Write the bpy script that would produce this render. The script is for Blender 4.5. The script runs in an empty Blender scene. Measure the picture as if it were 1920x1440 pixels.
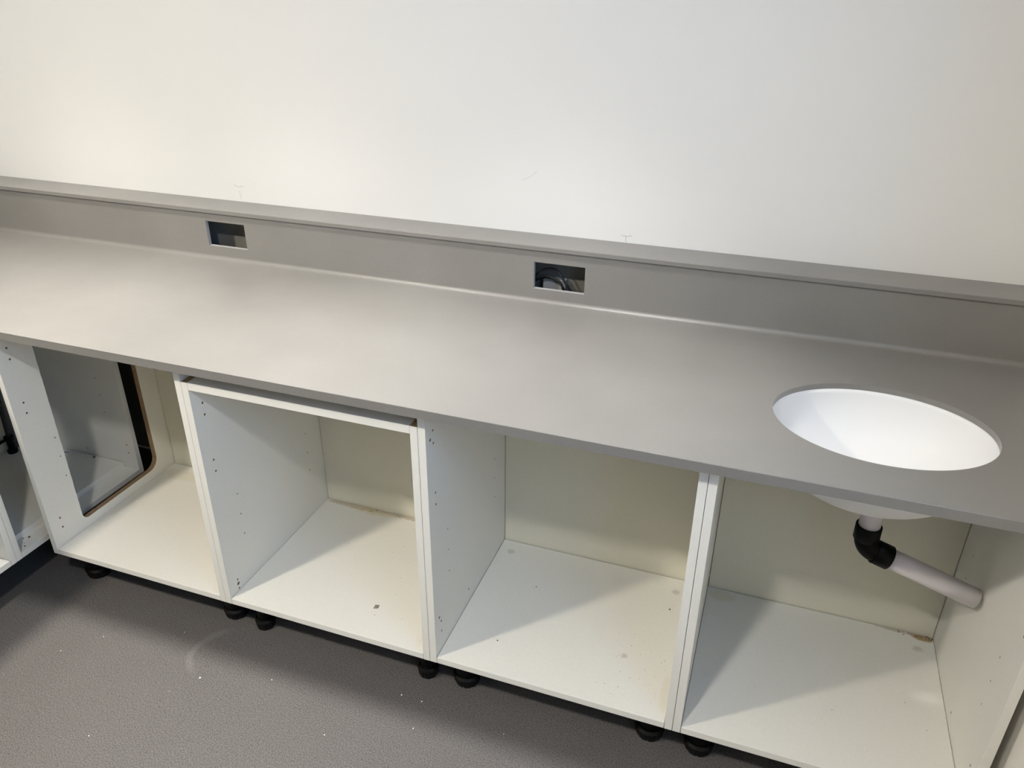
import bpy, bmesh, math, random
from mathutils import Matrix, Vector

random.seed(7)
S = bpy.context.scene
C = S.collection
PI = math.pi
H = 0.13                                   # height of the cabinet legs; the floor is z = 0

# ------------------------------------------------------------------ camera
cd = bpy.data.cameras.new('camera')
cam = bpy.data.objects.new('camera', cd)
C.objects.link(cam)
rt = Vector((0.94267095, 0.33364319, 0.00732779))
fw = Vector((-0.29359023, 0.83954579, -0.45712979))
up = Vector((-0.15867025, 0.42877161, 0.88936981))
M3 = Matrix((rt, up, -fw)).transposed()
cam.matrix_world = Matrix.Translation((0.654, -1.2696, 1.634)) @ M3.to_4x4()
cd.sensor_width = 36.0
cd.lens = 36.0 * 1465.6 / 1920.0
cd.clip_start = 0.02
S.camera = cam

# ------------------------------------------------------------------ world, exposure
w = bpy.data.worlds.new('world')
S.world = w
w.use_nodes = True
w.node_tree.nodes['Background'].inputs[0].default_value = (0.33, 0.58, 1.0, 1)
w.node_tree.nodes['Background'].inputs[1].default_value = 8.0
S.view_settings.view_transform = 'Standard'
S.view_settings.look = 'None'
S.view_settings.gamma = 1.0
S.view_settings.use_curve_mapping = False
S.view_settings.exposure = 0.0

CEIL = 2.55
# ------------------------------------------------------------------ lamps (ceiling downlights)
# x, y, colour, power, radius: wide lamps in the room, narrow-beam lamps right above the worktop
LAMPS = [(-1.42, -1.47, (1.0, 0.90, 0.74), 56.0, 0.085, False),
         (0.10, -1.47, (0.99, 0.96, 0.90), 29.0, 0.075, False),
         (-1.42, 0.02, (1.0, 0.94, 0.84), 132.0, 0.07, True),
         (-0.66, 0.02, (1.0, 0.96, 0.90), 132.0, 0.07, True),
         (0.10, 0.02, (1.0, 0.98, 0.95), 132.0, 0.07, True)]
for lx, ly, col, pw, rad, spot in LAMPS:
    ld = bpy.data.lights.new('downlight_lamp', 'SPOT' if spot else 'AREA')
    if spot:
        ld.spot_size = math.radians(66)
        ld.spot_blend = 1.0
        ld.shadow_soft_size = rad
    else:
        ld.shape = 'DISK'
        ld.size = rad * 2
    ld.color = col
    ld.energy = pw
    lo = bpy.data.objects.new('downlight_lamp', ld)
    lo.location = (lx, ly, CEIL - (0.10 if spot else 0.028))
    C.objects.link(lo)
# daylight through the window in the right-hand wall: a portal guides the sky light in
WIN = (-1.55, -0.50, 1.15, 2.20)              # y0, y1, z0, z1
pl = bpy.data.lights.new('window_daylight', 'AREA')
pl.shape = 'RECTANGLE'
pl.size = WIN[3] - WIN[2]
pl.size_y = WIN[1] - WIN[0]
pl.cycles.is_portal = True
po = bpy.data.objects.new('window_daylight', pl)
po.location = (1.232 + 0.101, (WIN[0] + WIN[1]) / 2, (WIN[2] + WIN[3]) / 2)
po.rotation_euler = (0, PI / 2, 0)
C.objects.link(po)


# ------------------------------------------------------------------ materials
def mat(name):
    m = bpy.data.materials.new(name)
    m.use_nodes = True
    nt = m.node_tree
    return m, nt, nt.nodes['Principled BSDF']


def N(nt, t, **kw):
    n = nt.nodes.new(t)
    for k, v in kw.items():
        setattr(n, k, v)
    return n


def noise(nt, vec, scale, detail=2.0, rough=0.5):
    n = N(nt, 'ShaderNodeTexNoise')
    n.inputs['Scale'].default_value = scale
    n.inputs['Detail'].default_value = detail
    n.inputs['Roughness'].default_value = rough
    nt.links.new(vec, n.inputs['Vector'])
    return n.outputs['Fac']


def ramp(nt, fac, a, b, lo=0.0, hi=1.0):
    n = N(nt, 'ShaderNodeMapRange')
    n.clamp = True
    nt.links.new(fac, n.inputs[0])
    n.inputs[1].default_value = a
    n.inputs[2].default_value = b
    n.inputs[3].default_value = lo
    n.inputs[4].default_value = hi
    return n.outputs[0]


def mixc(nt, fac, a, b, blend='MIX'):
    n = N(nt, 'ShaderNodeMix', data_type='RGBA', blend_type=blend)
    if isinstance(fac, float):
        n.inputs['Factor'].default_value = fac
    else:
        nt.links.new(fac, n.inputs['Factor'])
    for s, v in (('A', a), ('B', b)):
        sock = [i for i in n.inputs if i.name == s and i.type == 'RGBA'][0]
        if isinstance(v, tuple):
            sock.default_value = (v[0], v[1], v[2], 1)
        else:
            nt.links.new(v, sock)
    return [o for o in n.outputs if o.type == 'RGBA'][0]


def math_(nt, op, a, b=None):
    n = N(nt, 'ShaderNodeMath', operation=op)
    for i, v in enumerate((a, b)):
        if v is None:
            continue
        if isinstance(v, (int, float)):
            n.inputs[i].default_value = v
        else:
            nt.links.new(v, n.inputs[i])
    return n.outputs[0]


def bump(nt, p, h, strength, dist):
    b = N(nt, 'ShaderNodeBump')
    b.inputs['Strength'].default_value = strength
    b.inputs['Distance'].default_value = dist
    nt.links.new(h, b.inputs['Height'])
    nt.links.new(b.outputs[0], p.inputs['Normal'])


def objco(nt):
    return N(nt, 'ShaderNodeTexCoord').outputs['Object']


def simple(name, col, rough, spec=0.5, var=0.0, scale=40, bmp=0.0, metal=0.0):
    m, nt, p = mat(name)
    co = objco(nt)
    f = noise(nt, co, scale, 3)
    c = mixc(nt, ramp(nt, f, 0.3, 0.7), tuple(x * (1 - var) for x in col), tuple(min(1, x * (1 + var)) for x in col))
    nt.links.new(c, p.inputs['Base Color'])
    p.inputs['Roughness'].default_value = rough
    p.inputs['Specular IOR Level'].default_value = spec
    p.inputs['Metallic'].default_value = metal
    if bmp:
        bump(nt, p, noise(nt, co, scale * 6, 2), bmp, 0.001)
    return m


M = {}
M['wall'] = simple('wall_paint', (0.745, 0.74, 0.722), 0.75, 0.25, 0.008, 3, 0.10)
M['wall_warm'] = simple('side_wall_paint', (0.80, 0.77, 0.71), 0.75, 0.25, 0.01, 3, 0.10)
M['ceiling'] = simple('ceiling_paint', (0.80, 0.79, 0.76), 0.9, 0.1, 0.01, 4)
M['basin'] = simple('basin_white', (0.80, 0.80, 0.80), 0.5, 0.4, 0.0, 4)
M['pipe'] = simple('white_waste_pipe', (0.74, 0.70, 0.72), 0.38, 0.5, 0.02, 30)
M['black'] = simple('black_plastic', (0.003, 0.003, 0.003), 0.45, 0.12, 0.2, 60)
M['leg'] = simple('black_leg_plastic', (0.004, 0.004, 0.004), 0.45, 0.18, 0.2, 60)
M['cable'] = simple('black_cable', (0.012, 0.012, 0.014), 0.4, 0.5, 0.2, 60)
M['greypipe'] = simple('grey_conduit', (0.20, 0.19, 0.20), 0.5, 0.4, 0.05, 30)
M['box'] = simple('grey_back_box', (0.42, 0.41, 0.38), 0.5, 0.4, 0.03, 30)
M['pencil'] = simple('pencil_lead', (0.50, 0.50, 0.50), 0.7, 0.2, 0.1, 300)
M['rawedge'] = simple('raw_cut_edge', (0.36, 0.36, 0.36), 0.8, 0.2, 0.12, 250)
M['sticker'] = simple('grey_sticker', (0.24, 0.22, 0.18), 0.6, 0.3, 0.25, 120)
M['blue'] = simple('blue_scrap', (0.03, 0.08, 0.25), 0.6, 0.3, 0.1, 100)
M['crumb'] = simple('pale_crumb', (0.75, 0.72, 0.66), 0.8, 0.2, 0.1, 100)
M['dirt'] = simple('brown_grit', (0.10, 0.065, 0.035), 0.9, 0.1, 0.3, 300)
M['trim'] = simple('lamp_trim', (0.85, 0.85, 0.85), 0.4, 0.5, 0.0, 10)
M['packer'] = simple('packer_board', (0.55, 0.47, 0.36), 0.8, 0.2, 0.1, 90)


def N_color(nt, v):
    s = N(nt, 'ShaderNodeSeparateColor')
    nt.links.new(v.outputs['Color'], s.inputs[0])
    return s.outputs[0]


def solid_surface():
    m, nt, p = mat('solid_surface')
    co = objco(nt)
    base = (0.188, 0.180, 0.168)
    fine = noise(nt, co, 260, 2, 0.6)
    c = mixc(nt, ramp(nt, fine, 0.3, 0.7), tuple(x * 0.965 for x in base), tuple(x * 1.035 for x in base))
    v = N(nt, 'ShaderNodeTexVoronoi')
    v.inputs['Scale'].default_value = 120
    nt.links.new(co, v.inputs['Vector'])
    sp = math_(nt, 'MULTIPLY', ramp(nt, v.outputs['Distance'], 0.20, 0.06), ramp(nt, N_color(nt, v), 0.80, 0.90, 0, 0.22))
    c = mixc(nt, sp, c, (0.10, 0.095, 0.09))
    cloud = noise(nt, co, 5, 3)
    c = mixc(nt, ramp(nt, cloud, 0.35, 0.7, 0, 0.10), c, (0.34, 0.33, 0.31))
    nt.links.new(c, p.inputs['Base Color'])
    sm = noise(nt, co, 7, 4, 0.6)
    nt.links.new(ramp(nt, sm, 0.35, 0.7, 0.31, 0.38), p.inputs['Roughness'])
    p.inputs['Specular IOR Level'].default_value = 0.5
    p.inputs['IOR'].default_value = 1.6
    p.inputs['Sheen Weight'].default_value = 0.15          # sheen added to brighten the top at grazing view angles
    p.inputs['Sheen Roughness'].default_value = 0.45
    p.inputs['Sheen Tint'].default_value = (1, 0.99, 0.97, 1)
    return m


M['top'] = solid_surface()


def melamine(name, base=(0.755, 0.745, 0.695), stains=()):
    """white melamine; stains = (x, y, rx, ry, colour, strength) on the board itself, in object space"""
    m, nt, p = mat(name)
    co = objco(nt)
    mot = noise(nt, co, 260, 2, 0.6)
    c = mixc(nt, ramp(nt, mot, 0.3, 0.7), tuple(x * 0.975 for x in base), tuple(min(1, x * 1.02) for x in base))
    sep = N(nt, 'ShaderNodeSeparateXYZ')
    nt.links.new(co, sep.inputs[0])
    for i, (x, y, rx, ry, col, st) in enumerate(stains):
        dx = math_(nt, 'DIVIDE', math_(nt, 'SUBTRACT', sep.outputs[0], x), rx)
        dy = math_(nt, 'DIVIDE', math_(nt, 'SUBTRACT', sep.outputs[1], y), ry)
        r2 = math_(nt, 'ADD', math_(nt, 'MULTIPLY', dx, dx), math_(nt, 'MULTIPLY', dy, dy))
        nf = noise(nt, co, 55 + 9 * i, 4, 0.7)
        d = math_(nt, 'ADD', r2, math_(nt, 'MULTIPLY', math_(nt, 'SUBTRACT', nf, 0.5), 2.4))
        c = mixc(nt, ramp(nt, d, 1.25, 0.35, 0, st), c, col)
    # fine grit
    g = noise(nt, co, 150, 1, 0.4)
    c = mixc(nt, ramp(nt, g, 0.80, 0.86, 0, 0.35), c, (0.3, 0.25, 0.18))
    nt.links.new(c, p.inputs['Base Color'])
    p.inputs['Roughness'].default_value = 0.42
    p.inputs['Specular IOR Level'].default_value = 0.4
    bump(nt, p, noise(nt, co, 420, 2), 0.05, 0.0006)
    return m


BROWN = (0.30, 0.19, 0.06)
YEL = (0.52, 0.44, 0.20)
GREY = (0.50, 0.50, 0.44)
M['mel'] = melamine('white_melamine')
M['back'] = melamine('shade_toned_back_board', (0.70, 0.68, 0.57))  # same melamine, with the shade of the cabinet backs put into its colour


def chipboard():
    m, nt, p = mat('chipboard_edge')
    co = objco(nt)
    a = noise(nt, co, 420, 3, 0.7)
    c = mixc(nt, ramp(nt, a, 0.35, 0.68), (0.20, 0.125, 0.06), (0.50, 0.36, 0.22))
    nt.links.new(c, p.inputs['Base Color'])
    p.inputs['Roughness'].default_value = 0.9
    p.inputs['Specular IOR Level'].default_value = 0.1
    bump(nt, p, a, 0.6, 0.0015)
    return m


M['chip'] = chipboard()


def vinyl():
    m, nt, p = mat('speckled_vinyl')
    co = objco(nt)
    base = (0.092, 0.086, 0.083)
    a = noise(nt, co, 330, 2, 0.7)
    c = mixc(nt, ramp(nt, a, 0.38, 0.62), tuple(x * 0.55 for x in base), tuple(x * 1.5 for x in base))
    v = N(nt, 'ShaderNodeTexVoronoi')
    v.inputs['Scale'].default_value = 190
    nt.links.new(co, v.inputs['Vector'])
    sp = math_(nt, 'MULTIPLY', ramp(nt, v.outputs['Distance'], 0.22, 0.12),
               ramp(nt, N_color(nt, v), 0.80, 0.86))
    c = mixc(nt, sp, c, (0.19, 0.18, 0.175))
    v2 = N(nt, 'ShaderNodeTexVoronoi')
    v2.inputs['Scale'].default_value = 150
    nt.links.new(co, v2.inputs['Vector'])
    sp2 = math_(nt, 'MULTIPLY', ramp(nt, v2.outputs['Distance'], 0.24, 0.14),
                ramp(nt, N_color(nt, v2), 0.82, 0.88))
    c = mixc(nt, sp2, c, (0.03, 0.028, 0.028))
    cl = noise(nt, co, 2.6, 4, 0.6)
    c = mixc(nt, ramp(nt, cl, 0.4, 0.75, 0, 0.14), c, (0.14, 0.135, 0.13))
    # one pale curved scuff worn into the vinyl
    sep = N(nt, 'ShaderNodeSeparateXYZ')
    nt.links.new(co, sep.inputs[0])
    dx = math_(nt, 'SUBTRACT', sep.outputs[0], -.590)
    dy = math_(nt, 'SUBTRACT', sep.outputs[1], -.062)
    rr = math_(nt, 'SQRT', math_(nt, 'ADD', math_(nt, 'MULTIPLY', dx, dx), math_(nt, 'MULTIPLY', dy, dy)))
    wob = math_(nt, 'MULTIPLY', math_(nt, 'SUBTRACT', noise(nt, co, 18, 3), 0.5), 0.02)
    band = ramp(nt, math_(nt, 'ABSOLUTE', math_(nt, 'SUBTRACT', math_(nt, 'ADD', rr, wob), .090)), 0.014, 0.004)
    seg_ = ramp(nt, sep.outputs[0], -.615, -.66)
    c = mixc(nt, math_(nt, 'MULTIPLY', math_(nt, 'MULTIPLY', band, seg_), 0.22), c, (0.22, 0.21, 0.20))
    nt.links.new(c, p.inputs['Base Color'])
    p.inputs['Roughness'].default_value = 0.5
    p.inputs['Specular IOR Level'].default_value = 0.4
    bump(nt, p, a, 0.25, 0.001)
    return m


M['floor'] = vinyl()


def emis(name, col, st):
    m, nt, p = mat(name)
    n = noise(nt, objco(nt), 5)
    nt.links.new(mixc(nt, ramp(nt, n, 0, 1, 0, 0.02), col, (1, 1, 1)), p.inputs['Emission Color'])
    p.inputs['Emission Strength'].default_value = st
    p.inputs['Base Color'].default_value = (0.9, 0.9, 0.9, 1)
    return m


M['diff'] = emis('lamp_diffuser', (1, 0.95, 0.88), 6.0)


# ------------------------------------------------------------------ mesh helpers
def box(bm, a, b, mi=0):
    x0, y0, z0 = a
    x1, y1, z1 = b
    vs = [bm.verts.new(v) for v in ((x0, y0, z0), (x1, y0, z0), (x1, y1, z0), (x0, y1, z0),
                                    (x0, y0, z1), (x1, y0, z1), (x1, y1, z1), (x0, y1, z1))]
    out = []
    for f in ((0, 3, 2, 1), (4, 5, 6, 7), (0, 1, 5, 4), (1, 2, 6, 5), (2, 3, 7, 6), (3, 0, 4, 7)):
        fc = bm.faces.new([vs[i] for i in f])
        fc.material_index = mi
        out.append(fc)
    return out


def prism(bm, pts, axis, a, b, mi=0):
    """polygon pts (2D) extruded along axis from a to b; 2D order: x->(y,z), y->(x,z), z->(x,y)"""
    def P(q, t):
        if axis == 'x':
            return (t, q[0], q[1])
        if axis == 'y':
            return (q[0], t, q[1])
        return (q[0], q[1], t)
    v0 = [bm.verts.new(P(q, a)) for q in pts]
    v1 = [bm.verts.new(P(q, b)) for q in pts]
    n = len(pts)
    fs = [bm.faces.new(v0), bm.faces.new(v1[::-1])]
    for i in range(n):
        fs.append(bm.faces.new((v0[i], v1[i], v1[(i + 1) % n], v0[(i + 1) % n])))
    for f in fs:
        f.material_index = mi
    return fs


def lathe(bm, prof, cx=0, cy=0, seg=40, sx=1.0, sy=1.0, mi=0, closed=False):
    """profile [(r, z)] turned about the vertical through (cx, cy)"""
    rings = []
    for r, z in prof:
        rings.append([bm.verts.new((cx + r * sx * math.cos(2 * PI * k / seg), cy + r * sy * math.sin(2 * PI * k / seg), z))
                      for k in range(seg)])
    pairs = list(zip(rings[:-1], rings[1:]))
    if closed:
        pairs.append((rings[-1], rings[0]))
    for a, b in pairs:
        for k in range(seg):
            f = bm.faces.new((a[k], a[(k + 1) % seg], b[(k + 1) % seg], b[k]))
            f.material_index = mi
            f.smooth = True
    if not closed:
        for r_ in (rings[0], rings[-1]):
            bm.faces.new(r_)
    return rings


def tube(bm, pts, rad, seg=20, cap=True, inner=None):
    """round tube along pts; rad = number or list; inner = open pipe with that bore"""
    pts = [Vector(p) for p in pts]
    n = len(pts)
    if not isinstance(rad, (list, tuple)):
        rad = [rad] * n
    tang = []
    for i in range(n):
        t = pts[min(i + 1, n - 1)] - pts[max(i - 1, 0)]
        tang.append(t.normalized())
    u = Vector((0.31, 0.87, 0.2)).cross(tang[0]).normalized()
    rings = []
    for i in range(n):
        u = (u - tang[i] * u.dot(tang[i])).normalized()
        v = tang[i].cross(u)
        rings.append([bm.verts.new(pts[i] + (u * math.cos(2 * PI * k / seg) + v * math.sin(2 * PI * k / seg)) * rad[i])
                      for k in range(seg)])
    for a, b in zip(rings[:-1], rings[1:]):
        for k in range(seg):
            bm.faces.new((a[k], a[(k + 1) % seg], b[(k + 1) % seg], b[k])).smooth = True
    if inner:
        ir = []
        for i in (0, n - 1):
            c = pts[i]
            ir.append([bm.verts.new(c + (q.co - c) * (inner / rad[i])) for q in rings[i]])
        for R_, I_ in ((rings[0], ir[0]), (rings[-1], ir[1])):
            for k in range(seg):
                bm.faces.new((R_[k], R_[(k + 1) % seg], I_[(k + 1) % seg], I_[k]))
        for k in range(seg):
            bm.faces.new((ir[0][k], ir[0][(k + 1) % seg], ir[1][(k + 1) % seg], ir[1][k])).smooth = True
    elif cap:
        bm.faces.new(rings[0][::-1])
        bm.faces.new(rings[-1])


def smoothpath(pts, n=8):
    """Catmull-Rom through pts"""
    P = [Vector(p) for p in pts]
    P = [P[0] * 2 - P[1]] + P + [P[-1] * 2 - P[-2]]
    out = []
    for i in range(1, len(P) - 2):
        for k in range(n):
            t = k / n
            out.append(0.5 * ((2 * P[i]) + (-P[i - 1] + P[i + 1]) * t + (2 * P[i - 1] - 5 * P[i] + 4 * P[i + 1] - P[i + 2]) * t * t
                              + (-P[i - 1] + 3 * P[i] - 3 * P[i + 1] + P[i + 2]) * t ** 3))
    out.append(P[-2])
    return out


def obj(name, bm, ms, parent=None, bev=0.0, seg=2, shift=None):
    bmesh.ops.recalc_face_normals(bm, faces=bm.faces[:])
    if shift:
        bmesh.ops.translate(bm, verts=bm.verts[:], vec=Vector(shift))
    me = bpy.data.meshes.new(name)
    bm.to_mesh(me)
    bm.free()
    for m in (ms if isinstance(ms, (list, tuple)) else [ms]):
        me.materials.append(m)
    o = bpy.data.objects.new(name, me)
    C.objects.link(o)
    if parent:
        o.parent = parent
    if bev:
        b = o.modifiers.new('bevel', 'BEVEL')
        b.width = bev
        b.segments = seg
        b.limit_method = 'ANGLE'
        b.angle_limit = math.radians(50)
    return o


def carve(o, cutbm, ms):
    """cut the shapes in cutbm out of o and bake the result into its mesh"""
    bmesh.ops.recalc_face_normals(cutbm, faces=cutbm.faces[:])
    me = bpy.data.meshes.new('cutter')
    cutbm.to_mesh(me)
    cutbm.free()
    for m in ms:
        me.materials.append(m)
    c = bpy.data.objects.new('cutter', me)
    C.objects.link(c)
    c.matrix_world = Matrix.Identity(4)
    par = o.parent
    o.parent = None
    md = o.modifiers.new('cut', 'BOOLEAN')
    md.operation = 'DIFFERENCE'
    md.solver = 'EXACT'
    md.object = c
    bpy.context.view_layer.update()
    ev = o.evaluated_get(bpy.context.evaluated_depsgraph_get())
    new = bpy.data.meshes.new_from_object(ev)
    for m in list(o.modifiers):
        o.modifiers.remove(m)
    old = o.data
    o.data = new
    new.name = old.name
    o.parent = par
    bpy.data.objects.remove(c)
    return o


def empty(name, loc, rz=0.0):
    o = bpy.data.objects.new(name, None)
    o.empty_display_size = 0.05
    o.location = loc
    o.rotation_euler = (0, 0, rz)
    C.objects.link(o)
    return o


def tag(o, label, cat, group=None, kind=None):
    o['label'] = label
    o['category'] = cat
    if group:
        o['group'] = group
    if kind:
        o['kind'] = kind
    return o


def struct(name, bm, m, parent=None, label=None, bev=0.0):
    o = obj(name, bm, m, parent, bev)
    if not parent:
        o['kind'] = 'structure'
    if label:
        o['label'] = label
    return o


# ------------------------------------------------------------------ the room
XL, XR, YB, YF = -1.993, 1.232, 0.7138, -7.0
bm = bmesh.new(); box(bm, (XL - .1, YF - .1, -0.08), (XR + .1, YB + .1, 0)); struct('floor', bm, M['floor'], label='grey speckled vinyl floor')
bm = bmesh.new(); box(bm, (XL - .1, YF - .1, CEIL), (XR + .1, YB + .1, CEIL + .08)); struct('ceiling', bm, M['ceiling'], label='white ceiling')
bm = bmesh.new(); box(bm, (XL - .1, YB, 0), (XR + .1, YB + .1, CEIL)); wb = struct('wall_back', bm, M['wall'], label='plain off-white wall behind the worktop')
bm = bmesh.new(); box(bm, (XL - .1, YF, 0), (XL, YB, CEIL)); struct('wall_left', bm, M['wall'], label='off-white wall behind the left cabinets')
bm = bmesh.new()
box(bm, (XR, YF, 0), (XR + .1, WIN[0], CEIL)); box(bm, (XR, WIN[1], 0), (XR + .1, YB, CEIL))
box(bm, (XR, WIN[0], 0), (XR + .1, WIN[1], WIN[2])); box(bm, (XR, WIN[0], WIN[3]), (XR + .1, WIN[1], CEIL))
struct('wall_right', bm, M['wall_warm'], label='cream wall beside the sink cabinet')
bm = bmesh.new(); box(bm, (XL - .1, YF - .1, 0), (XR + .1, YF, CEIL)); struct('wall_front', bm, M['wall'], label='off-white wall facing the worktop')


# dark lining added so the void behind the upstand looks shaded
M['board'] = simple('void_shade_grey', (0.20, 0.195, 0.175), 0.9, 0.1, 0.05, 20)
bm = bmesh.new(); box(bm, (XL + .002, YB - .0105, .02), (XR - .002, YB - .0004, H + .885)); o = struct('void_darkening_lining', bm, M['board'], wb)
o['label'] = 'dark grey lining added to darken the socket openings'


# pencil marks and a scuff on the back wall
def stroke(name, pts, wd, lab):
    bm = bmesh.new()
    tube(bm, smoothpath([(x, YB - 0.0001, z + H) for x, z in pts], 5), wd, 6)
    o = obj(name, bm, M['pencil'], wb)
    o['label'] = lab


stroke('pencil_mark', [(-.944, .9475), (-.935, .9435), (-.926, .9425), (-.918, .9450), (-.911, .9440)], .0008, 'faint pencil stroke above the left socket opening')
stroke('pencil_mark', [(-.929, .930), (-.927, .918), (-.925, .905)], .0006, 'faint upright pencil line above the left socket opening')
stroke('pencil_mark', [(.2595, .9180), (.264, .9150), (.272, .9160), (.277, .9145), (.283, .9175), (.2885, .9165)], .0008, 'faint pencil stroke above the right socket opening')
stroke('pencil_mark', [(.2725, .915), (.2735, .899)], .0007, 'faint upright pencil line above the right socket opening')
stroke('scuff', [(-.018, 1.037), (-.004, 1.0425), (.010, 1.050), (.024, 1.063)], .0004, 'faint curved scuff on the wall')


# window in the right-hand wall, behind the camera
bm = bmesh.new()
y0, y1, z0, z1 = WIN
for a_, b_ in (((y0, z0), (y1, z0 + .05)), ((y0, z1 - .05), (y1, z1)), ((y0, z0 + .05), (y0 + .05, z1 - .05)), ((y1 - .05, z0 + .05), (y1, z1 - .05)),
               (((y0 + y1) / 2 - .025, z0 + .05), ((y0 + y1) / 2 + .025, z1 - .05))):
    box(bm, (XR + .03, a_[0], a_[1]), (XR + .08, b_[0], b_[1]))
wf = struct('window_1', bm, M['trim'], label='white framed window in the right-hand wall', bev=.003)
gm, gnt, gp = mat('window_glass')
tr = N(gnt, 'ShaderNodeBsdfTransparent'); gl = N(gnt, 'ShaderNodeBsdfGlossy'); mx = N(gnt, 'ShaderNodeMixShader')
gl.inputs['Roughness'].default_value = 0.02
mx.inputs[0].default_value = 0.06
gnt.links.new(tr.outputs[0], mx.inputs[1]); gnt.links.new(gl.outputs[0], mx.inputs[2])
gnt.links.new(mx.outputs[0], gnt.nodes['Material Output'].inputs[0])
bm = bmesh.new(); box(bm, (XR + .052, y0 + .05, z0 + .05), (XR + .056, y1 - .05, z1 - .05)); obj('pane', bm, gm, wf)

# ------------------------------------------------------------------ ceiling downlights
for i, (lx, ly, col, pw, rad, spot) in enumerate(LAMPS):
    t = empty('ceiling_downlight', (lx, ly, CEIL))
    tag(t, ['round warm ceiling downlight in front of the left cabinets', 'round cool ceiling downlight in front of the sink run',
            'leftmost of the three small downlights above the worktop', 'middle one of the three small downlights above the worktop',
            'rightmost of the three small downlights above the worktop'][i], 'ceiling light', 'downlights in the ceiling')
    bm = bmesh.new()
    lathe(bm, [(rad + .006, -.001), (rad + .022, -.001), (rad + .020, -.010), (rad + .006, -.014), (rad + .002, -.006)], seg=40, closed=True)
    obj('trim_ring', bm, M['trim'], t)
    bm = bmesh.new()
    lathe(bm, [(rad + .004, -.002), (rad + .004, -.012)], seg=40)
    obj('diffuser', bm, M['diff'], t)

# ------------------------------------------------------------------ cabinets
T = 0.018
HX = 0.7198                                  # carcass height
DP = 0.4947                                  # depth to the face of the back board
SYS = [(.037, .649, .0026), (.037, .617, .0026), (.037, .4876, .0026), (.037, .4556, .0026), (.037, .1054, .0026), (.037, .0732, .0026),
       (.0945, .3455, .0018), (.0945, .283, .0018), (.0945, .2175, .0018), (.412, .351, .0018), (.412, .288, .0018), (.412, .226, .0018)]


def leg(parent, x, y, wide):
    prof_r = (0.030, 0.0345) if wide else (0.0195, 0.0265)
    bm = bmesh.new()
    r0, r1 = prof_r
    lathe(bm, [(r0 + .012, H - .0005), (r0 + .012, H - .006), (r0, H - .012), (r0, .036), (r0 - .004, .030)], x, y, 32)
    lg = obj('leg', bm, M['leg'], parent, 0.0006)
    bm = bmesh.new()
    seg = 48
    rings = []
    for r, z, notch in ((r1 * .80, 0.0, 0), (r1 * .93, .001, 1), (r1, .010, 1), (r1 * 1.0, .022, 1), (r1 * 1.05, .0225, 0), (r1 * 1.05, .0265, 0), (r1 * .90, .033, 0)):
        rings.append([])
        for k in range(seg):
            q = r * (0.94 if (notch and k % 6 == 0) else 1.0)
            rings[-1].append(bm.verts.new((x + q * math.cos(2 * PI * k / seg), y + q * math.sin(2 * PI * k / seg), z)))
    for a, b in zip(rings[:-1], rings[1:]):
        for k in range(seg):
            bm.faces.new((a[k], a[(k + 1) % seg], b[(k + 1) % seg], b[k]))
    bm.faces.new(rings[0]); bm.faces.new(rings[-1])
    obj('foot', bm, M['leg'], lg)
    return lg


def cabinet(loc, rz, W, height=HX, left=SYS, right=SYS, cutout=None, rail=False, legs=(), stains=(), notop=True, topcut=False):
    t = empty('base_cabinet', loc, rz)
    g = 0.0005

    def side(x0, x1, holes, inner, cut=None, outward=0):
        bm = bmesh.new()
        fs = box(bm, (x0, 0, H), (x1, DP + .010, H + height))
        if topcut:
            fs[1].material_index = 1
        o = obj('side_panel', bm, [M['mel'], M['chip']], t, 0.0007)
        b = o.modifiers[0]
        b.width = 0.0007
        cb = bmesh.new()
        for (y, z, r) in holes:
            r *= 1.2
            xi0, xi1 = (inner - .011, inner + .01) if inner > x0 + 1e-6 else (inner - .01, inner + .011)
            pts = [(y + r * math.cos(2 * PI * k / 12), H + z + r * math.sin(2 * PI * k / 12)) for k in range(12)]
            prism(cb, pts, 'x', xi0, xi1, 1)
        if cut:
            prism(cb, cut, 'x', x0 - .01, x1 + .01, 1)
        carve(o, cb, [M['mel'], M['chip']])
        return o
    side(g, T, left, T, cutout)
    side(W - T, W - g, right, W - T)
    e = 0.0030
    bm = bmesh.new()
    box(bm, (T + .0010, 0.0003, H), (W - T - .0010, DP - e, H + T))
    ms = melamine('white_melamine_bottom', stains=stains) if stains else M['mel']
    obj('bottom_board', bm, ms, t, 0.0007)
    bm = bmesh.new()
    box(bm, (T + .0016, DP, H + .001), (W - T - .0016, DP + .009, H + height - .001))
    obj('back_board', bm, M['back'], t)
    if rail:
        bm = bmesh.new()
        box(bm, (T + .0004, 0.0003, H + height - .020), (W - T - .0004, .10, H + height))
        o = obj('top_rail', bm, M['mel'], t, 0.0007)
        cb = bmesh.new()
        for x in (.095, W - .105):
            pts = [(x + .003 * math.cos(2 * PI * k / 12), .036 + .003 * math.sin(2 * PI * k / 12)) for k in range(12)]
            prism(cb, pts, 'z', H + height - .03, H + height + .01, 0)
        carve(o, cb, [M['leg']])
    bm = bmesh.new()
    box(bm, (T + .0004, DP - .095, H + height - .018), (W - T - .0004, DP - .001, H + height))
    obj('back_rail', bm, M['mel'], t, 0.0007)
    for (x, y, wide) in legs:
        leg(t, x, y, wide)
    return t


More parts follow.
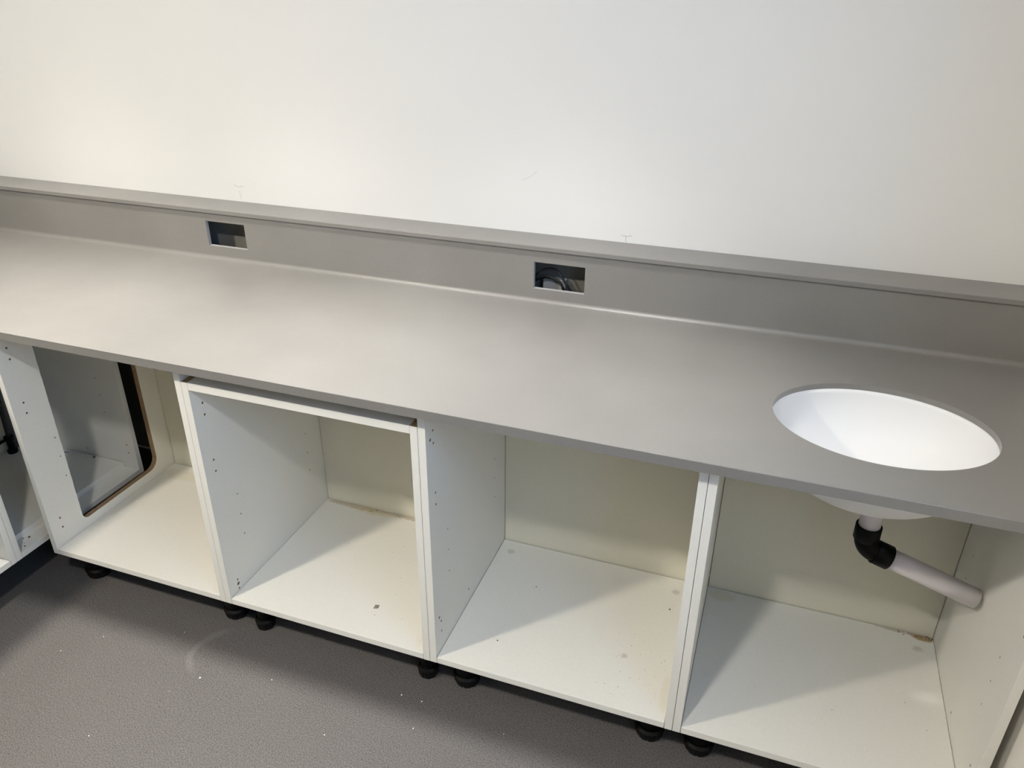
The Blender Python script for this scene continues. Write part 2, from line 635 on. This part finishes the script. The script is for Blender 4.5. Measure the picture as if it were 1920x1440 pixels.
# rounded cut-out in the left side of the corner-most cabinet: (y, z), its front edge sawn a little ragged
def cutout_poly():
    pts = []
    zt = H + .664
    rng = random.Random(3)
    n = 46
    for i in range(n + 1):                     # front edge, going down
        z = zt + (H + .070 - zt) * i / n
        y = .1075 + (.0012 * rng.random() if i not in (0, n) else 0)
        pts.append((y, z))
    r = .020
    for k in range(1, 7):
        a = PI + (PI / 2) * k / 6
        pts.append((.1085 + r + r * math.cos(a), H + .0675 + r * math.sin(a)))
    r = .040
    for k in range(0, 9):
        a = -PI / 2 + (PI / 2) * k / 8
        pts.append((.424 - r + r * math.cos(a), H + .049 + r + r * math.sin(a)))
    pts.append((.426, zt))
    return pts


h1 = [(y, z, r) for (y, z, r) in SYS if not (.10 < y < .40)]
h1 = [q for q in SYS if q[0] < .30]
W6 = .6068
c1 = cabinet((-1.2136, 0, 0), 0, W6, left=h1, cutout=cutout_poly(), legs=[(.047, .087, True), (W6 - .052, .088, True), (.06, .43, False), (W6 - .06, .43, False)],
             stains=[(.03, .30, .03, .20, GREY, .35), (.10, .44, .10, .03, YEL, .18), (.575, .06, .015, .03, YEL, .15)])
tag(c1, 'open white base cabinet with a rounded hole sawn through its left side', 'cabinet', 'white base cabinets under the worktop')
h2 = [(.037, .6017, .0028), (.037, .5697, .0028), (.037, .44, .0026), (.037, .407, .0026), (.096, .298, .0018), (.096, .234, .0018),
      (.096, .1693, .0018), (.038, .0545, .0024), (.038, .0404, .0042), (.038, .0247, .0024), (.4185, .302, .0018), (.4185, .236, .0018), (.4185, .1733, .0018)]
c2 = cabinet((-.6068, 0, 0), 0, W6, height=.6735, left=h2, right=h2, rail=True, topcut=True,
             legs=[(.0555, .074, False), (W6 - .044, .074, False), (.06, .43, False), (W6 - .06, .43, False)],
             stains=[(.13, .487, .12, .014, BROWN, .5), (.20, .485, .10, .022, YEL, .4), (.36, .487, .14, .010, BROWN, .45), (.47, .478, .06, .008, BROWN, .5), (.570, .11, .016, .08, YEL, .28)])
tag(c2, 'lower white base cabinet with a white rail across its top front', 'cabinet', 'white base cabinets under the worktop')
h3 = SYS + [(.0224, .633, .0036), (.0275, .1247, .0032), (.2126, .0599, .0024)]
c3 = cabinet((0, 0, 0), 0, .6, left=h3, legs=[(.062, .088, True), (.543, .090, True), (.06, .43, False), (.54, .43, False)],
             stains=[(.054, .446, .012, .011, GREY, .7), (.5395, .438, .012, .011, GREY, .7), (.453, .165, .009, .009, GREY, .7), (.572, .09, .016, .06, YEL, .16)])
tag(c3, 'open white base cabinet between the railed cabinet and the sink cabinet', 'cabinet', 'white base cabinets under the worktop')
h4 = [(.037, .649, .0026), (.037, .617, .0026), (.0355, .4536, .0026), (.0355, .4856, .0026), (.095, .3432, .0018), (.0954, .2787, .0018), (.0949, .2146, .0018),
      (.4154, .3435, .0018), (.414, .2801, .0018), (.2214, .048, .0024), (.0383, .0998, .0026), (.0383, .068, .0026)]
c4 = cabinet((.6, 0, 0), 0, .6046, left=SYS, right=h4, legs=[(.062, .088, True), (.545, .088, True), (.06, .43, False), (.545, .43, False)],
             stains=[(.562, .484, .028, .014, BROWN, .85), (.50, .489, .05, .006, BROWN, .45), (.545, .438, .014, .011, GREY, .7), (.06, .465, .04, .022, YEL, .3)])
tag(c4, 'open white base cabinet under the sink, with the waste pipe in it', 'cabinet', 'white base cabinets under the worktop')

# left run, fronts facing right (+X)
XF = -1.2795
hc = [(.030, .1094, .0024), (.030, .0777, .0024), (.093, .3498, .0018), (.092, .2872, .0018), (.091, .2232, .0018), (.214, .0574, .0022)]
c5 = cabinet((XF, -.067, 0), PI / 2, .504, left=SYS, right=hc, legs=[(.075, .22, True), (.06, .43, False), (.444, .22, True), (.444, .43, False)])
tag(c5, 'white corner base cabinet seen through the hole, holding a loose shelf', 'cabinet', 'white cabinets along the left wall')
c6 = cabinet((XF, -.067 - .6068, 0), PI / 2, W6, legs=[(.06, .22, True), (W6 - .075, .22, True), (.06, .43, False), (W6 - .06, .43, False)])
tag(c6, 'white base cabinet at the left edge, barely in view', 'cabinet', 'white cabinets along the left wall')

# loose shelf lying on the bottom board of the corner cabinet
bm = bmesh.new()
box(bm, (XF - DP + .004, -.067 + T + .004, H + T + .0002), (XF - .0605, -.067 + .504 - T - .004, H + T + .0182))
tag(obj('loose_shelf', bm, M['mel'], None, 0.0007), 'loose white shelf board lying on the floor of the corner cabinet', 'shelf')

# black pipe and valve standing at the back of the corner cabinet
zb = H + T + .0182
t = empty('stop_valve', (-1.745, .335, zb))
bm = bmesh.new()
tube(bm, [(0, 0.0, 0), (0, 0, .012), (0, 0, .014), (0, 0, .048), (0, 0, .05), (0, 0, .064)], [.016, .016, .011, .011, .015, .015], 20)
obj('valve_body', bm, M['black'], t, .0006)
bm = bmesh.new()
tube(bm, smoothpath([(0, 0, .055), (-.002, .004, .12), (-.006, .013, .22), (-.010, .022, .34), (-.012, .030, .50)], 6), .0065, 14)
obj('riser_hose', bm, M['cable'], t)
bm = bmesh.new()
tube(bm, [(0, .016, .056), (0, -.02, .056), (0, -.12, .055), (0, -.26, .055)], .0055, 14)
obj('side_pipe', bm, M['black'], t)
tag(t, 'black valve with hose standing at the back of the corner cabinet', 'valve')
bm = bmesh.new()
tube(bm, [(-1.765, .378, zb), (-1.765, .378, H + .66)], .017, 24)
tag(obj('grey_pipe', bm, M['greypipe']), 'upright grey pipe behind the black valve in the corner cabinet', 'pipe')

# ------------------------------------------------------------------ worktop
ZT = H + .7418
ZS = ZT - .0130                              # underside of the sheet
YW = -.0403
XW = -1.2392                                 # front of the left leg
XU = -1.891                                  # upstand of the left leg
YU = .6085
YE = -1.10
SX, SY, SA, SB = .9003, .2258, .2062, .1635  # sink opening
wt = empty('worktop', (0, 0, H))
wsh = (0, 0, -H)
poly = [(XR - .0015, YW), (XR - .0015, YU + .012), (XU - .012, YU + .012), (XU - .012, YE), (XW, YE), (XW, YW)]
bm = bmesh.new()
prism(bm, poly, 'z', ZS, ZT)
fe = [e for e in bm.edges if all(v.co.z > ZT - 1e-5 for v in e.verts)
      and (all(abs(v.co.y - YW) < 1e-5 for v in e.verts) or all(abs(v.co.x - XW) < 1e-5 for v in e.verts))]
bmesh.ops.bevel(bm, geom=fe, offset=.0022, segments=4, affect='EDGES', profile=.5)
sheet = obj('countertop', bm, [M['top'], M['top']], wt)
cb = bmesh.new()
prism(cb, [(SX + SA * math.cos(2 * PI * k / 128), SY + SB * math.sin(2 * PI * k / 128)) for k in range(128)], 'z', ZS - .02, ZT + .02)
carve(sheet, cb, [M['top']])
for v in sheet.data.vertices:
    v.co.z -= H
bm = bmesh.new()
zs0 = H + .7200
prism(bm, [(XR - .0015, YW), (XR - .0015, YW + .020), (XW - .020, YW + .020), (XW - .020, YE), (XW, YE), (XW, YW)], 'z', zs0, ZS)
obj('front_edge', bm, M['top'], wt, shift=wsh)
bm = bmesh.new()
box(bm, (XW - .64, YW + .021, zs0), (.64, YU, ZS - .0002))
box(bm, (.64, YU - .05, zs0), (XR - .003, YU, ZS - .0002))
box(bm, (.64, YW + .0205, zs0), (XR - .003, YW + .0305, ZS - .0002))
box(bm, (XW - .64, YE, zs0), (XW - .021, YW + .02, ZS - .0002))
obj('packing_board', bm, M['packer'], wt, shift=wsh)
ZL = H + .8979
ZLB = ZL - .0121
# upstand with two socket openings
bm = bmesh.new()
box(bm, (XU - .012, YU, ZT), (XR - .0015, YU + .012, ZLB))
ups = obj('upstand', bm, [M['top'], M['rawedge']], wt)
cb = bmesh.new()
for x0, x1, z0, z1 in ((-.9863, -.8478, .7830, .8590), (.0560, .1945, .7790, .8522)):
    box(cb, (x0, YU - .02, H + z0), (x1, YU + .03, H + z1), 1)
carve(ups, cb, [M['top'], M['rawedge']])
for v in ups.data.vertices:
    v.co.z -= H
bm = bmesh.new()
box(bm, (XU - .012, YE, ZT), (XU, YU, ZLB))
obj('upstand', bm, M['top'], wt, shift=wsh)
# cove between worktop and upstand
bm = bmesh.new()
r = .0135
pts = [(YU, ZT - .0003), (YU, ZT + r)]
for k in range(1, 17):
    a = (PI / 2) * k / 16
    pts.append((YU - r + r * math.cos(a), ZT + r - r * math.sin(a)))
pts.append((YU - r, ZT - .0003))
prism(bm, pts, 'x', XU, XR - .0015)
obj('coved_joint', bm, M['top'], wt, shift=wsh)
# ledge capping the void behind the upstand
bm = bmesh.new()
box(bm, (XL + .001, YU - .0085, ZLB), (XR - .0015, YB - .0006, ZL))
obj('ledge', bm, M['top'], wt, .0012, shift=wsh)
bm = bmesh.new()
box(bm, (XL + .001, YE, ZLB), (XU + .012, YU - .0086, ZL))
obj('ledge', bm, M['top'], wt, .0012, shift=wsh)
tag(wt, 'long grey-beige worktop with oval sink opening, upstand and ledge', 'worktop')

# ------------------------------------------------------------------ sink basin (under the opening)
bs = empty('sink_basin', (SX, SY, ZS - .165))
bm = bmesh.new()
n = 26
inner, outer = [], []
DI, DO, PW = .150, .160, 2.25
seg = 112
rd = .022                                     # drain radius


def ring(fx, fy, z):
    return [bm.verts.new((fx * math.cos(2 * PI * k / seg), fy * math.sin(2 * PI * k / seg), z)) for k in range(seg)]


zr = .165 - .0003
rings = []
for i in range(n + 1):                        # inner wall, rim to drain
    u = i / n
    s = math.cos(u * PI / 2)
    f = max(s, 0.0)
    d = (1 - f ** PW) ** (1 / 2.0) * DI
    fx = rd + (SA - .0002 - rd) * f
    fy = rd + (SB - .0002 - rd) * f
    rings.append(ring(fx, fy, zr - d))
for i in range(n, -1, -1):                    # outer wall, drain to rim
    u = i / n
    f = max(math.cos(u * PI / 2), 0.0)
    d = (1 - f ** PW) ** (1 / 2.0) * DO
    fx = rd + (SA + .012 - rd) * f
    fy = rd + (SB + .012 - rd) * f
    rings.append(ring(fx, fy, zr - max(d, .008)))
rings.append(ring(SA + .024, SB + .022, zr - .008))
rings.append(ring(SA + .024, SB + .022, zr))
rings.append(rings[0])
for a, b in zip(rings[:-1], rings[1:]):
    for k in range(seg):
        bm.faces.new((a[k], a[(k + 1) % seg], b[(k + 1) % seg], b[k])).smooth = True
o = obj('bowl', bm, M['basin'], bs)
tag(bs, 'glossy white oval undermount sink basin in the worktop', 'sink')

# ------------------------------------------------------------------ waste pipe with black elbow, under the basin
wp = empty('waste_pipe', (.935, .278, H + .40))
A0 = Vector((0, 0, .195))
A1 = Vector((0, 0, .050))
cor = Vector((.001, -.004, .010))
E1 = Vector((.2385, .000, -.0685))
dr = (E1 - cor).normalized()
bm = bmesh.new()
tube(bm, [A0, A0 - Vector((0, 0, .003)), A1 - Vector((0, 0, .02))], .0226, 32, inner=.0195)
obj('pipe', bm, M['pipe'], wp)
bm = bmesh.new()
tube(bm, [cor + dr * .040, cor + dr * .10, E1], .0226, 32, inner=.0195)
o = obj('pipe', bm, M['pipe'], wp)
bm = bmesh.new()
rb = .0245
bend = []
for k in range(0, 11):
    t_ = k / 10
    a = Vector((0, 0, cor.z + .024)); b = Vector((cor.x, cor.y, cor.z)); c = cor + dr * .026
    bend.append(a * (1 - t_) ** 2 + b * 2 * t_ * (1 - t_) + c * t_ ** 2)
tube(bm, bend, rb, 32)
eb = obj('elbow', bm, M['black'], wp)
for P0, D in ((Vector((0, 0, cor.z + .020)), Vector((0, 0, 1))), (cor + dr * .022, dr)):
    bm = bmesh.new()
    tube(bm, [P0, P0 + D * .0008, P0 + D * .034, P0 + D * .0352], [.0262, .0272, .0272, .0262], 36)
    obj('collar', bm, M['black'], eb)
tag(wp, 'white waste pipe with a black elbow hanging under the sink basin', 'pipe')

# ------------------------------------------------------------------ things in the void behind the right socket opening
cab = 'black cables behind the right socket opening'
paths = [[(.020, .652, .775), (.0451, .655, .7987), (.0632, .66, .8132), (.0854, .66, .821), (.1037, .66, .8182), (.1162, .66, .8055), (.1249, .66, .7903), (.1421, .66, .7658), (.158, .665, .70), (.165, .68, .60)],
         [(.018, .645, .772), (.0453, .648, .7905), (.0656, .65, .8002), (.0839, .65, .8025), (.1045, .65, .7959), (.119, .65, .7854), (.1259, .65, .7657), (.132, .655, .70), (.135, .67, .60)],
         [(.016, .660, .760), (.045, .664, .782), (.070, .666, .792), (.090, .667, .793), (.108, .666, .786), (.121, .664, .772), (.127, .664, .745), (.130, .67, .68), (.131, .68, .60)]]
labs = ['topmost black cable arching across the right socket opening', 'middle black cable arching inside the right socket opening',
        'lowest black cable behind the others in the right socket opening']
for pth, lb in zip(paths, labs):
    bm = bmesh.new()
    tube(bm, smoothpath([(x, y, z + H) for x, y, z in pth], 6), .0030, 12)
    tag(obj('cable', bm, M['cable']), lb, 'cable', cab)
bm = bmesh.new()
box(bm, (.060, .678, H + .715), (.124, YB - .0112, H + .785))
tag(obj('back_box', bm, M['box'], None, .003), 'small grey box on the wall behind the right socket opening', 'box')

# ------------------------------------------------------------------ small debris
bm = bmesh.new()
prism(bm, [(-.2118, .1128), (-.2001, .1149), (-.1984, .1027), (-.2104, .0984)], 'z', H + T, H + T + .0006)
tag(obj('sticker', bm, M['sticker']), 'tiny square grey sticker on the floor of the railed cabinet', 'sticker')


def chip(bm, x, y, z, s, mi=0, rng=random):
    a0 = rng.random() * PI
    pts = []
    for k in range(5):
        a = a0 + 2 * PI * k / 5
        q = s * (.6 + .6 * rng.random())
        pts.append((x + q * math.cos(a), y + q * math.sin(a)))
    prism(bm, pts, 'z', z, z + s * .5, mi)


bm = bmesh.new()
rng = random.Random(5)
for x, y, s in ((-.6011, -.1482, .0022), (-.0774, .0563 - .075, .002), (-.7346, -.386, .002), (-.02, -.02, .002), (-.005, -.10, .0022), (-.20, -.19, .0016), (-.42, -.09, .0015), (-.95, -.12, .0016), (-1.02, -.2, .0014), (.21, -.04, .0014), (-.75, -.03, .0013)):
    chip(bm, x, y, 0, s, 0, rng)
for k in range(8):
    chip(bm, -1.25 + 1.7 * rng.random(), -.5 + .55 * rng.random(), 0, .0005 + .0005 * rng.random(), 0, rng)
tag(obj('floor_crumbs', bm, M['crumb']), 'tiny pale crumbs scattered over the grey vinyl floor', 'crumbs', kind='stuff')
bm = bmesh.new()
zf = H + T
for x, y, s, mi in ((.1258, .1088, .0042, 0), (.135, .112, .003, 0), (.119, .105, .0025, 0), (.14, .104, .002, 1), (.166, .323, .003, 0), (.172, .326, .0018, 1)):
    chip(bm, x, y, zf, s, mi, rng)
for k in range(34):
    x, y = .42 + .15 * rng.random(), .03 + .22 * rng.random()
    chip(bm, x, y, zf, .0005 + .0006 * rng.random(), 1, rng)
for k in range(26):
    x, y = .05 + .5 * rng.random(), .03 + .42 * rng.random()
    chip(bm, x, y, zf, .0004 + .0004 * rng.random(), 1, rng)
chip(bm, .534, .365, zf, .0022, 1, rng)
tag(obj('sawdust', bm, [M['crumb'], M['dirt']]), 'crumbs and brown grit on the floor of the cabinet left of the sink', 'debris', kind='stuff')
bm = bmesh.new()
for k in range(46):
    chip(bm, -.57 + .54 * rng.random(), DP - .004 - .016 * rng.random() ** 2, zf, .0006 + .0011 * rng.random(), 0, rng)
for k in range(16):
    chip(bm, -.56 + .5 * rng.random(), .04 + .38 * rng.random(), zf, .0006 + .0006 * rng.random(), 0, rng)
tube(bm, smoothpath([(-.158, .489, zf + .0007), (-.158, .478, zf + .0007), (-.149, .470, zf + .0007), (-.142, .467, zf + .0007)], 4), .0007, 6)
tag(obj('brown_grit', bm, M['dirt']), 'line of brown grit along the back of the railed cabinet', 'debris', kind='stuff')
bm = bmesh.new()
for k in range(44):
    chip(bm, 1.183 - .085 * rng.random() ** 1.6, DP - .003 - .014 * rng.random(), zf, .0006 + .0011 * rng.random(), 0, rng)
for k in range(14):
    chip(bm, .65 + .5 * rng.random(), .05 + .40 * rng.random(), zf, .0005 + .0006 * rng.random(), 0, rng)
tag(obj('brown_grit', bm, M['dirt']), 'brown grit in the far corner of the cabinet under the sink', 'debris', kind='stuff')
def slip(bm, x, y, z, s, a):
    prism(bm, [(x - s, y - .0015 - s * a * .3), (x + s, y - .0015 + s * a * .3), (x + s, y + .0015 + s * a * .3), (x - s, y + .0015 - s * a * .3)], 'z', z, z + .001, 0)


bm = bmesh.new()
slip(bm, -1.326, -.028, zf, .010, .5)
for (x, y, s) in ((-1.320, .0148, .0035), (-1.296, -.0214, .0028), (-1.33, .004, .0018), (-1.31, -.012, .0015)):
    chip(bm, x, y, zf, s, 1, rng)
tag(obj('blue_and_brown_scraps', bm, [M['blue'], M['dirt']]), 'blue and brown scraps at the front edge of the corner cabinet floor', 'debris', kind='stuff')
bm = bmesh.new()
slip(bm, -1.5705, .4086 - .012, zf + .0183, .008, .1)
chip(bm, -1.4569, .405, zf + .0183, .004, 1, rng)
tag(obj('blue_and_brown_scraps', bm, [M['blue'], M['dirt']]), 'blue and dark scraps lying at the back edge of the loose shelf', 'debris', kind='stuff')
